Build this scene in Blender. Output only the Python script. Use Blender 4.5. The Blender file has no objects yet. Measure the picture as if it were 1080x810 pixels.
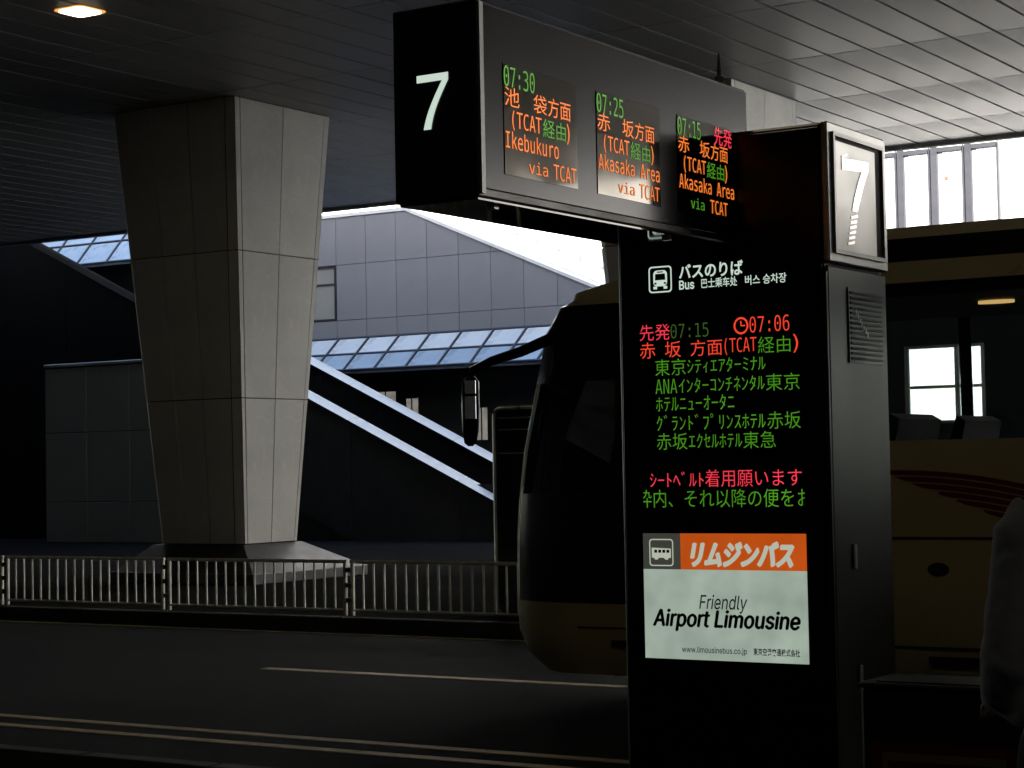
import bpy, bmesh, math, random
from mathutils import Vector, Matrix
R = math.radians
random.seed(7)
scene = bpy.context.scene
col = scene.collection

# ------------------------------------------------------------------ camera
EYE = 1.82
YAW, PITCH, ROLL, FPX = R(32.6), math.atan(85/2076), 0.019, 2076/1080
cam_d = bpy.data.cameras.new('camera')
cam_d.sensor_width = 36.0
cam_d.lens = 36.0*FPX
cam_d.clip_start, cam_d.clip_end = 0.1, 2000
cam = bpy.data.objects.new('camera', cam_d)
col.objects.link(cam)
fw = Vector((-math.sin(YAW)*math.cos(PITCH), math.cos(YAW)*math.cos(PITCH), math.sin(PITCH)))
r0 = Vector((math.cos(YAW), math.sin(YAW), 0))
u0 = r0.cross(fw)
cr = math.cos(ROLL)*r0 - math.sin(ROLL)*u0
cu = math.sin(ROLL)*r0 + math.cos(ROLL)*u0
cam.matrix_world = Matrix(((cr.x, cu.x, -fw.x, 0), (cr.y, cu.y, -fw.y, 0), (cr.z, cu.z, -fw.z, EYE), (0, 0, 0, 1)))
scene.camera = cam

# ------------------------------------------------------------------ sky, sun, exposure
EXPOSURE = 2.5
SUN = Vector((.48, -.75, .46)).normalized()          # towards the sun
w = bpy.data.worlds.new('World')
scene.world = w
w.use_nodes = True
nt = w.node_tree
sky = nt.nodes.new('ShaderNodeTexSky')
sky.sky_type = 'NISHITA'
sky.sun_disc = False
sky.sun_elevation = math.asin(SUN.z)
sky.sun_rotation = math.atan2(SUN.x, SUN.y)
sky.air_density, sky.dust_density = 1.0, 2.0
bg = nt.nodes['Background']
bg.inputs['Strength'].default_value = 0.10
nt.links.new(sky.outputs[0], bg.inputs['Color'])
sun_d = bpy.data.lights.new('sun', 'SUN')
sun_d.energy, sun_d.angle, sun_d.color = 5.0, R(0.5), (1, .95, .87)
sun = bpy.data.objects.new('sun', sun_d)
sun.rotation_euler = (-SUN).to_track_quat('-Z', 'Y').to_euler()
sun.location = (20, -40, 60)
col.objects.link(sun)
vs = scene.view_settings
vs.view_transform, vs.look, vs.exposure, vs.gamma, vs.use_curve_mapping = 'Standard', 'None', EXPOSURE, 1, False
cy = scene.cycles
cy.use_denoising = True
cy.max_bounces, cy.diffuse_bounces, cy.glossy_bounces, cy.transmission_bounces, cy.transparent_max_bounces = 10, 6, 5, 4, 12
cy.sample_clamp_indirect = 6
cy.caustics_reflective = cy.caustics_refractive = False

# ------------------------------------------------------------------ materials
MATS = {}
def mat(name, color, rough=.6, metal=0, var=.15, scale=3, bump=0, bscale=60, spec=.5, stretch=None, coat=0, rvar=True, bdist=.01, veins=0):
    m = bpy.data.materials.new(name); m.use_nodes = True
    t = m.node_tree; b = t.nodes['Principled BSDF']
    b.inputs['Roughness'].default_value = rough
    b.inputs['Metallic'].default_value = metal
    b.inputs['Specular IOR Level'].default_value = spec
    b.inputs['Coat Weight'].default_value = coat
    tc = t.nodes.new('ShaderNodeTexCoord'); mp = t.nodes.new('ShaderNodeMapping')
    t.links.new(tc.outputs['Object'], mp.inputs['Vector'])
    if stretch: mp.inputs['Scale'].default_value = stretch
    n = t.nodes.new('ShaderNodeTexNoise'); n.inputs['Scale'].default_value = scale; n.inputs['Detail'].default_value = 6
    t.links.new(mp.outputs[0], n.inputs['Vector'])
    oi = t.nodes.new('ShaderNodeObjectInfo')
    r = t.nodes.new('ShaderNodeMapRange')
    r.inputs['From Min'].default_value, r.inputs['From Max'].default_value = .25, .75
    r.inputs['To Min'].default_value, r.inputs['To Max'].default_value = 1-var, 1+var
    t.links.new(n.outputs['Fac'], r.inputs['Value'])
    r2 = t.nodes.new('ShaderNodeMapRange')
    r2.inputs['To Min'].default_value, r2.inputs['To Max'].default_value = 1-var*.5, 1+var*.5
    t.links.new(oi.outputs['Random'], r2.inputs['Value'])
    mu = t.nodes.new('ShaderNodeMath'); mu.operation = 'MULTIPLY'
    t.links.new(r.outputs[0], mu.inputs[0]); t.links.new(r2.outputs[0], mu.inputs[1])
    if veins:                                                       # pale salt bloom lines on cladding
        nv = t.nodes.new('ShaderNodeTexNoise'); nv.inputs['Scale'].default_value = 1.7; nv.inputs['Detail'].default_value = 1
        t.links.new(tc.outputs['Object'], nv.inputs['Vector'])
        pp = t.nodes.new('ShaderNodeMath'); pp.operation = 'PINGPONG'; pp.inputs[1].default_value = .07; t.links.new(nv.outputs['Fac'], pp.inputs[0])
        rv = t.nodes.new('ShaderNodeMapRange'); rv.inputs['From Max'].default_value = .012; rv.inputs['To Min'].default_value = 1+veins; rv.inputs['To Max'].default_value = 1
        t.links.new(pp.outputs[0], rv.inputs['Value'])
        m3 = t.nodes.new('ShaderNodeMath'); m3.operation = 'MULTIPLY'; t.links.new(mu.outputs[0], m3.inputs[0]); t.links.new(rv.outputs[0], m3.inputs[1]); mu = m3
    mx = t.nodes.new('ShaderNodeVectorMath'); mx.operation = 'SCALE'
    mx.inputs[0].default_value = color
    t.links.new(mu.outputs[0], mx.inputs['Scale'])
    t.links.new(mx.outputs[0], b.inputs['Base Color'])
    rr = t.nodes.new('ShaderNodeMapRange')
    rr.inputs['From Min'].default_value, rr.inputs['From Max'].default_value = .3, .7
    rr.inputs['To Min'].default_value, rr.inputs['To Max'].default_value = max(rough-.06, .02), min(rough+.08, 1)
    if rvar:
        t.links.new(n.outputs['Fac'], rr.inputs['Value']); t.links.new(rr.outputs[0], b.inputs['Roughness'])
    if bump:
        n2 = t.nodes.new('ShaderNodeTexNoise'); n2.inputs['Scale'].default_value = bscale; n2.inputs['Detail'].default_value = 4
        t.links.new(mp.outputs[0], n2.inputs['Vector'])
        bp = t.nodes.new('ShaderNodeBump'); bp.inputs['Strength'].default_value = bump; bp.inputs['Distance'].default_value = bdist
        t.links.new(n2.outputs['Fac'], bp.inputs['Height']); t.links.new(bp.outputs[0], b.inputs['Normal'])
    MATS[name] = m
    return m

def emit(name, color, lin, rough=.5, mottle=0):
    """something that gives off light; lin = its brightness in the picture (linear)"""
    m = bpy.data.materials.new(name); m.use_nodes = True
    t = m.node_tree; b = t.nodes['Principled BSDF']
    b.inputs['Base Color'].default_value = (*[c*.3 for c in color], 1)
    b.inputs['Roughness'].default_value = rough
    b.inputs['Emission Color'].default_value = (*color, 1)
    b.inputs['Emission Strength'].default_value = lin/2**EXPOSURE
    n = t.nodes.new('ShaderNodeTexNoise'); n.inputs['Scale'].default_value = 6
    tc = t.nodes.new('ShaderNodeTexCoord'); t.links.new(tc.outputs['Object'], n.inputs['Vector'])
    r = t.nodes.new('ShaderNodeMapRange')
    r.inputs['From Min'].default_value, r.inputs['From Max'].default_value = .3, .7
    r.inputs['To Min'].default_value, r.inputs['To Max'].default_value = lin/2**EXPOSURE*(1-mottle), lin/2**EXPOSURE*(1+mottle)
    t.links.new(n.outputs['Fac'], r.inputs['Value']); t.links.new(r.outputs[0], b.inputs['Emission Strength'])
    MATS[name] = m
    return m

def glass(name, tint, refl=.08, rough=.02):
    m = bpy.data.materials.new(name); m.use_nodes = True
    t = m.node_tree; t.nodes.clear()
    o = t.nodes.new('ShaderNodeOutputMaterial'); tr = t.nodes.new('ShaderNodeBsdfTransparent'); gl = t.nodes.new('ShaderNodeBsdfGlossy')
    tr.inputs['Color'].default_value = (*tint, 1); gl.inputs['Roughness'].default_value = rough
    fr = t.nodes.new('ShaderNodeFresnel'); fr.inputs['IOR'].default_value = 1.5
    mx = t.nodes.new('ShaderNodeMixShader')
    t.links.new(fr.outputs[0], mx.inputs[0]); t.links.new(tr.outputs[0], mx.inputs[1]); t.links.new(gl.outputs[0], mx.inputs[2])
    t.links.new(mx.outputs[0], o.inputs['Surface'])
    MATS[name] = m
    return m

mat('asphalt', (.026, .026, .028), .85, var=.5, scale=1.0, bump=.8, bscale=110, spec=.06, stretch=(.3, 1.2, 1))
mat('road_paint', (.62, .52, .30), .6, var=.35, scale=9, bump=.2, bscale=120)
mat('ground_concrete', (.22, .22, .21), .85, var=.25, scale=.8, bump=.2)
mat('pavement', (.020, .020, .020), .9, var=.25, scale=2.5, bump=.2, spec=0)
mat('kerb_stone', (.07, .07, .068), .75, var=.3, scale=5, bump=.3)
mat('soffit', (.29, .29, .295), .46, var=.1, scale=.7, stretch=(1, .25, 1))
mat('soffit_gap', (.03, .03, .03), .9)
mat('deck_concrete', (.32, .32, .31), .85, var=.15)
mat('column_panel', (.76, .755, .72), .5, var=.13, scale=1.1, bump=.05, bscale=25, veins=.10)
mat('joint', (.012, .012, .012), .9)
mat('plinth_edge', (.09, .092, .10), .5, var=.2, scale=4)
mat('plinth_stone', (.026, .027, .03), .5, var=.2, scale=4)
mat('fence_paint', (.82, .80, .74), .5, var=.25, scale=9)
mat('fence_clamp', (.05, .05, .05), .6)
mat('facade_grey', (.27, .275, .30), .42, metal=.1, var=.10, scale=.9)
mat('facade_dark', (.02, .02, .021), .55, var=.15, spec=.15)
mat('satin_panel', (.66, .66, .63), .30, metal=.4, var=.05, scale=.8, rvar=False)
mat('dark_panel', (.06, .06, .058), .5, var=.2, spec=.3)
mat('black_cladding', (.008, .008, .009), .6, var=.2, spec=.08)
mat('cap_white', (.93, .91, .86), .35, var=.04)
mat('cap_shaded', (.010, .009, .008), .9, var=.1, spec=.03)  # near-black copy of the cap colour, shade on the upper run painted in
mat('white_roof', (.80, .80, .80), .5, var=.06)
mat('white_wall', (.82, .82, .81), .7, var=.05)
mat('window_frame', (.03, .03, .036), .4, var=.1)
mat('blind', (.72, .72, .72), .6, var=.08)
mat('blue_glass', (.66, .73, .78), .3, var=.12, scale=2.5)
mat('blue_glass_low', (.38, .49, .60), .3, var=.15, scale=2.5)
mat('mullion', (.05, .06, .08), .5)
mat('pylon_black', (.006, .006, .007), .35, var=.3)
mat('pylon_glass', (.003, .003, .0035), .28, var=.3, spec=.2)
mat('pylon_metal', (.036, .036, .038), .38, metal=.85, var=.12, scale=2, stretch=(1, 1, .3))
mat('vent_slat', (.03, .03, .03), .5, metal=.5)
mat('number_box', (.34, .34, .33), .34, metal=.8, var=.06)
mat('number_panel', (.60, .595, .58), .42, metal=.5, var=.05)
mat('sign_face', (.028, .028, .029), .19, metal=1, var=.03, scale=1.5, rvar=False)
mat('sign_black', (.006, .006, .007), .32, var=.3)
mat('gloss_black', (.004, .004, .004), .05, var=.05, rvar=False)
mat('sign_edge', (.24, .24, .235), .35, metal=.6)
mat('screen', (.10, .093, .08), .05, metal=1, var=.08)
mat('numeral_white', (.90, .90, .88), .30, metal=.75, var=.03)
mat('latch', (.4, .4, .4), .3, metal=.9)
mat('bus_gold', (.54, .46, .25), .32, metal=.1, var=.06, coat=.3)
mat('bus_black', (.008, .008, .009), .18, var=.2)
mat('bus_red', (.16, .02, .022), .35, var=.1)
mat('bus_seam', (.012, .012, .01), .7)
mat('bus_trim', (.55, .55, .52), .18, metal=1)
mat('bus_inside', (.03, .03, .035), .7)
mat('seat_cloth', (.012, .013, .02), .9, var=.3, scale=30)
mat('tyre', (.015, .015, .015), .85)
mat('rim', (.35, .35, .35), .35, metal=.8)
mat('mirror_glass', (.85, .85, .85), .03, metal=1, var=0)
mat('board_black', (.010, .011, .012), .4)
mat('board_edge', (.75, .80, .78), .3, metal=.6)
mat('bin_body', (.016, .016, .015), .5, var=.25, scale=8)
mat('bin_recess', (.006, .006, .006), .8)
mat('notice_red', (.16, .012, .01), .5)
mat('notice_cream', (.25, .22, .15), .6)
mat('shirt', (.33, .36, .44), .85, var=.06, scale=9, bump=.25, bscale=4, bdist=.03, stretch=(1.6, 1.6, 2.6))
mat('trousers', (.012, .012, .014), .85, var=.2)
mat('skin', (.42, .26, .18), .55, var=.08)
mat('hair', (.012, .010, .009), .5)
mat('shoe', (.012, .011, .01), .35)
mat('terminal_wall', (.022, .022, .023), .5, var=.2)
mat('red_mark', (.75, .06, .04), .5, var=.05)
glass('tinted_glass', (.62, .66, .64))
glass('clear_glass', (.75, .80, .80))
emit('led_red', (1, .065, .03), .95, mottle=.15)
emit('led_pink', (1, .05, .085), .95, mottle=.15)
emit('led_orange', (1, .22, .03), .95, mottle=.15)
emit('led_green', (.10, .42, .02), .62, mottle=.25)
emit('led_green_dim', (.09, .24, .03), .40, mottle=.25)
emit('sign_white', (.70, .86, .74), .80)
emit('ad_white', (.62, .76, .63), .50, mottle=.16)
emit('ad_orange', (.72, .11, .010), .66, mottle=.1)
emit('ad_grey', (.10, .10, .085), .45)
emit('ad_letter', (.70, .76, .62), .62)
emit('lamp_core', (1, .86, .60), 20)
emit('lamp_rim', (1, .42, .10), 1.0)
emit('reflection_glow', (1, .62, .22), .9)  # painted glow of a ceiling lamp mirrored in the bus window
emit('daylight_glow', (.85, .80, .70), .22, mottle=.4)  # glow standing in for daylight glimpsed through the building
emit('room_dim', (.8, .82, .78), .05, mottle=.6)
mat('ink', (.008, .010, .010), .6, var=0)

# ------------------------------------------------------------------ mesh helpers
class MB:
    def __init__(s): s.v = []; s.f = []; s.sm = False
    def add(s, vs_, fs):
        n = len(s.v); s.v += [tuple(p) for p in vs_]; s.f += [tuple(i+n for i in f) for f in fs]; return s
    def box(s, x0, x1, y0, y1, z0, z1):
        return s.add([(x0,y0,z0),(x1,y0,z0),(x1,y1,z0),(x0,y1,z0),(x0,y0,z1),(x1,y0,z1),(x1,y1,z1),(x0,y1,z1)],
                     [(0,3,2,1),(4,5,6,7),(0,1,5,4),(1,2,6,5),(2,3,7,6),(3,0,4,7)])
    def bbox(s, x0, x1, y0, y1, z0, z1, b=.005):
        """box with bevelled edges"""
        bm = bmesh.new(); bmesh.ops.create_cube(bm, size=1)
        for v in bm.verts:
            v.co = Vector(((x0+x1)/2+v.co.x*(x1-x0), (y0+y1)/2+v.co.y*(y1-y0), (z0+z1)/2+v.co.z*(z1-z0)))
        bmesh.ops.bevel(bm, geom=bm.edges[:], offset=b, segments=1, affect='EDGES')
        bm.verts.index_update()
        s.add([v.co[:] for v in bm.verts], [[v.index for v in f.verts] for f in bm.faces]); bm.free(); return s
    def prism(s, pts, off):
        """polygon of 3d points extruded by vector off"""
        n = len(pts); o = Vector(off)
        a = [Vector(p) for p in pts]
        s.add([p[:] for p in a]+[(p+o)[:] for p in a],
              [tuple(range(n-1, -1, -1)), tuple(range(n, 2*n))]+[(i, (i+1) % n, n+(i+1) % n, n+i) for i in range(n)])
        return s
    def tube(s, pts, r, n=8, r1=None):
        pts = [Vector(p) for p in pts]; rings = []
        for i, p in enumerate(pts):
            d = (pts[min(i+1, len(pts)-1)]-pts[max(i-1, 0)]).normalized()
            a = d.cross(Vector((0, 0, 1)) if abs(d.z) < .9 else Vector((1, 0, 0))).normalized(); b = d.cross(a)
            rr = r if r1 is None else r+(r1-r)*i/(len(pts)-1)
            rings.append([p+rr*(math.cos(6.28319*k/n)*a+math.sin(6.28319*k/n)*b) for k in range(n)])
        vv = [q[:] for rg in rings for q in rg]; ff = []
        for i in range(len(pts)-1):
            for k in range(n): ff.append((i*n+k, i*n+(k+1) % n, (i+1)*n+(k+1) % n, (i+1)*n+k))
        ff.append(tuple(range(n-1, -1, -1))); ff.append(tuple(range((len(pts)-1)*n, len(pts)*n)))
        return s.add(vv, ff)
    def mesh(s, name, origin=(0, 0, 0)):
        me = bpy.data.meshes.new(name)
        o = Vector(origin)
        me.from_pydata([(Vector(p)-o)[:] for p in s.v], [], s.f); me.validate(); me.update()
        bm = bmesh.new(); bm.from_mesh(me); bmesh.ops.recalc_face_normals(bm, faces=bm.faces[:]); bm.to_mesh(me); bm.free()
        if s.sm:
            for p in me.polygons: p.use_smooth = True
        return me

WLOC = {}
def link(o, parent=None):
    col.objects.link(o)
    if parent: o.parent = parent
    return o
def place(o, wl, parent):
    """set the object's place from world coordinates"""
    pl = WLOC[parent.name] if parent else Vector((0, 0, 0))
    o.location = Vector(wl)-pl; WLOC[o.name] = Vector(wl)
def props(o, label=None, cat=None, group=None, kind=None):
    if label: o['label'] = label
    if cat: o['category'] = cat
    if group: o['group'] = group
    if kind: o['kind'] = kind
    return o
def thing(name, loc, label, cat, group=None):
    o = link(bpy.data.objects.new(name, None)); o.empty_display_size = .3
    place(o, loc, None); return props(o, label, cat, group)
def part(name, mb, m, parent=None, kind=None, label=None):
    """one mesh object; its shape is given in world coordinates"""
    xs = [p[0] for p in mb.v]; ys = [p[1] for p in mb.v]; zs = [p[2] for p in mb.v]
    c = ((min(xs)+max(xs))/2, (min(ys)+max(ys))/2, min(zs))
    me = mb.mesh(name, c); me.materials.append(MATS[m])
    o = link(bpy.data.objects.new(name, me), parent); place(o, c, parent)
    return props(o, label=label, kind=kind)
def piece(name, me, wl, parent):
    o = link(bpy.data.objects.new(name, me), parent); place(o, wl, parent); return o
def box(name, d, m, parent=None, b=0, kind=None, label=None):
    mb = MB(); (mb.bbox(*d, b) if b else mb.box(*d)); return part(name, mb, m, parent, kind, label)

import os
def bundled(fn):
    try: return bpy.data.fonts.load(os.path.join(bpy.utils.system_resource('DATAFILES', path='fonts'), fn))
    except Exception: return None
SANS, MONO = bundled('Inter.woff2'), bundled('DejaVuSansMono.woff2')
def text_mesh(s, shear=0, bold=0, font=None):
    c = bpy.data.curves.new('t', 'FONT'); c.body = s; c.size = 1; c.shear = shear; c.offset = bold; c.resolution_u = 3; c.fill_mode = 'FRONT'
    if font: c.font = font
    o = bpy.data.objects.new('t', c); col.objects.link(o)
    dg = bpy.context.evaluated_depsgraph_get()
    me = bpy.data.meshes.new_from_object(o.evaluated_get(dg))
    v = [tuple(p.co) for p in me.vertices]; f = [tuple(p.vertices) for p in me.polygons]
    bpy.data.objects.remove(o); bpy.data.curves.remove(c); bpy.data.meshes.remove(me)
    return v, f
def text(name, s, a0, a1, z0, z1, plane, m, parent, shear=0, bold=0, clip=None, ink_off=.003, font=None, fat=0):
    """flat lettering fitted into a0..a1 by z0..z1 on a plane: ('Y', y) read from -Y, ('X', x) read from +X"""
    v, f = text_mesh(s, shear, bold, (font or (MONO if name == 'led_text' else SANS)) if s.isascii() else None)
    x0, x1 = min(p[0] for p in v), max(p[0] for p in v); y0, y1 = min(p[1] for p in v), max(p[1] for p in v)
    mb = MB(); out = []
    for p in v:
        a = a0+(p[0]-x0)/(x1-x0)*(a1-a0); z = z0+(p[1]-y0)/(y1-y0)*(z1-z0)
        if clip: a = min(max(a, clip[0]), clip[1])
        out.append((a, plane[1]-ink_off, z) if plane[0] == 'Y' else (plane[1]+ink_off, a, z))
    mb.add(out, f)
    for q, (da, dz) in enumerate(((fat, 0), (-fat, 0), (0, fat*.7), (0, -fat*.7)) if fat else ()):   # heavier letters
        e_ = .0002*(q+1)
        mb.add([(p[0]+da, p[1]-e_, p[2]+dz) if plane[0] == 'Y' else (p[0]+e_, p[1]+da, p[2]+dz) for p in out], f)
    return part(name, mb, m, parent)

# ------------------------------------------------------------------ the setting: ground, road, pavements
box('ground', (-400, 400, -120, 500, -.30, -.012), 'ground_concrete', kind='structure')
road = box('road', (-140, 60, 8.6, 17.52, -.25, 0), 'asphalt', kind='structure')
def line(y, wd, x0, x1): box('lane_line', (x0, x1, y-wd/2, y+wd/2, -.002, .004), 'road_paint', road)
line(17.22, .10, -90, 40)
line(10.12, .11, -90, 40); line(10.50, .11, -90, 40)
for k in range(-6, 5):
    line(14.0, .13, -11.7+k*10, -11.7+k*10+6)
side = box('pavement', (-140, 60, -3.0, 8.45, -.25, .15), 'pavement', kind='structure')
isl = box('traffic_island', (-140, 60, 17.66, 35.9, -.25, .15), 'pavement', kind='structure')
km = MB().bbox(-.496, .496, -.075, .075, -.2, .155, .012).mesh('kerb_stone'); km.materials.append(MATS['kerb_stone'])
for k in range(36): piece('kerb_stone', km, (-26+k, 17.585, 0), isl)
for k in range(16): piece('kerb_stone', km, (-14+k, 8.525, 0), side)
box('kerb_run', (-140, -26.5, 17.51, 17.66, -.2, .15), 'kerb_stone', isl); box('kerb_run', (9.5, 60, 17.51, 17.66, -.2, .15), 'kerb_stone', isl)
box('kerb_run', (-140, -14.5, 8.45, 8.6, -.2, .15), 'kerb_stone', side); box('kerb_run', (1.5, 60, 8.45, 8.6, -.2, .15), 'kerb_stone', side)

# ------------------------------------------------------------------ the elevated deck with its slatted ceiling
HC, EDGE = 7.40, 33.4
ceil = box('ceiling', (-320, 170, -3.0, EDGE, HC+.05, HC+1.6), 'deck_concrete', kind='structure')
box('ceiling_backing', (-319.9, 169.9, -2.9, EDGE-.05, HC+.03, HC+.048), 'soffit_gap', ceil)
PW, PL = .60, 3.10
def panel_mesh(ln):
    me = MB().bbox(-PW/2+.021, PW/2-.021, -ln/2+.010, ln/2-.010, 0, .028, .004).mesh('ceiling_panel'); me.materials.append(MATS['soffit']); return me
pm, pm_last = panel_mesh(PL), panel_mesh(EDGE-31.35)
rows = [15.85+PL*k for k in range(-6, 6)]
rest = MB()
for y0 in rows:
    y1 = min(y0+PL, EDGE)
    for k in range(-170, 80):
        x = -11.42+.30+PW*k
        if y0 > 12 and -1.10*y1-.5 < x < -.31*y0+.4:
            piece('ceiling_panel', pm_last if y1 == EDGE else pm, (x, (y0+y1)/2, HC+random.uniform(-.002, .002)), ceil)
        elif -60 < x < 36:
            rest.box(x-PW/2+.021, x+PW/2-.021, y0+.010, y1-.010, HC, HC+.028)
part('ceiling_panels_out_of_view', rest, 'soffit', ceil, kind='stuff').name = 'ceiling_panel_field'
box('edge_beam', (-320, 170, EDGE-.0, EDGE+.18, HC-.06, HC+1.65), 'deck_concrete', ceil)
box('sun_blocker', (-320, -9, EDGE-.0, EDGE+.14, HC+1.655, HC+5.7), 'deck_concrete', ceil)  # unseen wall added on the deck edge to keep sun off the facade
tb = thing('terminal_building', (0, -6, 0), 'dark terminal wall behind the bus stop pavement', 'building')
box('wall', (-320, 170, -6, -3.05, -.2, 24), 'terminal_wall', tb)

# recessed ceiling lamp, lit
def rsq(cx, cy_, z, h, rad, n=4):
    return [(cx+sx*(h-rad)+rad*math.cos(a), cy_+sy*(h-rad)+rad*math.sin(a), z)
            for sx, sy, a0 in ((1,1,0),(-1,1,90),(-1,-1,180),(1,-1,270)) for a in [R(a0+90*k/n) for k in range(n+1)]]
def ceiling_light(x, y, label):
    lp = thing('ceiling_light', (x, y, HC), label, 'light', 'lamps recessed in the slatted ceiling')
    part('bezel', MB().prism(rsq(x, y, HC-.012, .24, .09), (0, 0, .011)), 'lamp_rim', lp)
    part('lens', MB().prism(rsq(x, y, HC-.022, .20, .08), (0, 0, .009)), 'lamp_core', lp)
ceiling_light(-17.03, 17.1, 'small warm lit lamp recessed in the dark slatted ceiling, top left')
ceiling_light(-5.4, 8.6, 'unseen fill lamp added above the kerb behind the pylon')  # out of view, added to brighten the near side of the bus
ceiling_light(1.2, 8.6, 'unseen fill lamp added above the kerb right of the person')  # second unseen lamp added for the bus side
ceiling_light(-1.4, 1.0, 'unseen fill lamp added above the pavement behind the photographer')  # added out of view to light the person's back

# ------------------------------------------------------------------ tapered columns clad in panels
def column(near_top, label):
    """near_top: the corner of the shaft head nearest the pavement (largest x, smallest y)"""
    tx, ty = near_top
    ZB = .685
    def rect(z):
        t = (z-ZB)/(HC-ZB)
        ix, iy = .36*(1-t), .53*(1-t)
        return tx-2.56+ix*1.2, tx-ix, ty+iy, ty+2.40-iy
    root = thing('column', (tx-1.22, ty+1.2, .15), label, 'column', 'tapered columns under the deck')
    # plinth: a low sloping apron on a stone step
    px0, px1, py0, py1 = tx-2.25, tx+.58, ty-.36, ty+2.4
    box('plinth', (px0, px1, py0, py1, .15, .31), 'plinth_edge', root, b=.015)
    x0, x1, y0, y1 = rect(ZB)
    e = .03
    part('apron', MB().add([(px0+.05,py0+.05,.312),(px1-.05,py0+.05,.312),(px1-.05,py1-.05,.312),(px0+.05,py1-.05,.312),
                            (x0-e,y0-e,ZB),(x1+e,y0-e,ZB),(x1+e,y1+e,ZB),(x0-e,y1+e,ZB)],
                           [(0,3,2,1),(4,5,6,7),(0,1,5,4),(1,2,6,5),(2,3,7,6),(3,0,4,7)]), 'plinth_stone', root)
    CH = .16
    def ring(z, off):
        a0, a1, b0, b1 = rect(z); a0 -= off; a1 += off; b0 -= off; b1 += off
        return [(a0+CH,b0,z),(a1-CH,b0,z),(a1,b0+CH*.25,z),(a1,b1-.06,z),(a1-.06,b1,z),(a0+.06,b1,z),(a0,b1-.06,z),(a0,b0+CH,z)]
    lo, hi = ring(ZB+.003, -.03), ring(HC-.004, -.03)
    part('core', MB().add(lo+hi, [tuple(range(7, -1, -1)), tuple(range(8, 16))]+[(i, (i+1) % 8, 8+(i+1) % 8, 8+i) for i in range(8)]), 'joint', root)
    zs = [ZB+.01, 2.90, 5.11, HC-.01]
    split = {0: (0, 1/3, 2/3, 1), 1: (0, 1), 2: (0, .055, .5, .945, 1), 3: (0, 1), 4: (0, 1/3, 2/3, 1), 5: (0, 1), 6: (0, .5, 1), 7: (0, 1)}
    for r in range(3):
        za, zb = zs[r]+.008, zs[r+1]-.008
        A, B, A2, B2 = ring(za, 0), ring(zb, 0), ring(za, -.025), ring(zb, -.025)
        for i in range(8):
            j = (i+1) % 8
            for t0, t1 in zip(split[i], split[i][1:]):
                def at(P, t): return Vector(P[i]).lerp(Vector(P[j]), t)
                ln = (Vector(A[j])-Vector(A[i])).length; g = .007/ln
                q = [at(A, t0+g), at(A, t1-g), at(B, t1-g), at(B, t0+g), at(A2, t0+g), at(A2, t1-g), at(B2, t1-g), at(B2, t0+g)]
                part('panel', MB().add(q, [(0,1,2,3),(7,6,5,4),(0,4,5,1),(1,5,6,2),(2,6,7,3),(3,7,4,0)]), 'column_panel', root)
column((-19.1, 22.3), 'pale panelled column tapering downward behind the white guard fence')
column((-12.6, 25.75), 'pale column head showing between the departure sign and the ceiling')

# ------------------------------------------------------------------ guard fence on the island
def fence(x0, label):
    L, y, zt, zb = 2.66, 17.78, .76, .215
    root = thing('guard_fence', (x0+L/2, y, .15), label, 'fence', 'guard fence sections along the island kerb')
    part('top_rail', MB().tube([(x0-.03, y, zt), (x0+L+.03, y, zt)], .021), 'fence_paint', root)
    part('bottom_rail', MB().tube([(x0, y, zb), (x0+L, y, zb)], .016), 'fence_paint', root)
    pk = MB().tube([(0, 0, 0), (0, 0, zt-zb)], .0135, 6).mesh('picket'); pk.materials.append(MATS['fence_paint'])
    n = 18
    for k in range(1, n): piece('picket', pk, (x0+L*k/n, y, zb), root)
    for x in (x0, x0+L):
        part('post', MB().tube([(x, y, .152), (x, y, zt)], .024), 'fence_paint', root)
    for z in (.30, .47, .64): box('clamp', (x0+L+.02, x0+L+.09, y-.02, y+.02, z, z+.05), 'fence_clamp', root)
for k, lb in enumerate(['guard fence section cut by the left edge of the photo', 'pale guard fence section left of the tapered column',
                        'pale guard fence section in front of the tapered column', 'pale guard fence section ending at the nose of the bus',
                        'guard fence section hidden beyond the bus door window']):
    fence(-21.85+k*2.765, lb)

# ------------------------------------------------------------------ tall dark board on the island, behind the bus nose
ib = thing('information_board', (-11.32, 18.3, .15), 'tall dark rounded board on the island behind the bus front', 'sign board')
def rrect(x0, x1, y, z0, z1, r, n=5):
    return [(cx+r*math.cos(a), y, cz+r*math.sin(a)) for cx, cz, a0 in ((x1-r, z1-r, 0), (x0+r, z1-r, 90), (x0+r, z0+r, 180), (x1-r, z0+r, 270)) for a in [R(a0+90*k/n) for k in range(n+1)]]
part('board', MB().prism(rrect(-11.92, -10.72, 18.25, .15, 2.45, .09), (0, .14, 0)), 'board_black', ib)
part('rim', MB().tube([(p[0], 18.245, p[2]) for p in rrect(-11.915, -10.725, 0, .17, 2.445, .09)]+[(-10.725, 18.245, 2.355)], .022, 6), 'board_edge', ib)
for z in (2.33, 2.20, 1.94): box('shelf_line', (-11.86, -10.85, 18.236, 18.249, z, z+.012), 'board_edge', ib)

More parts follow.
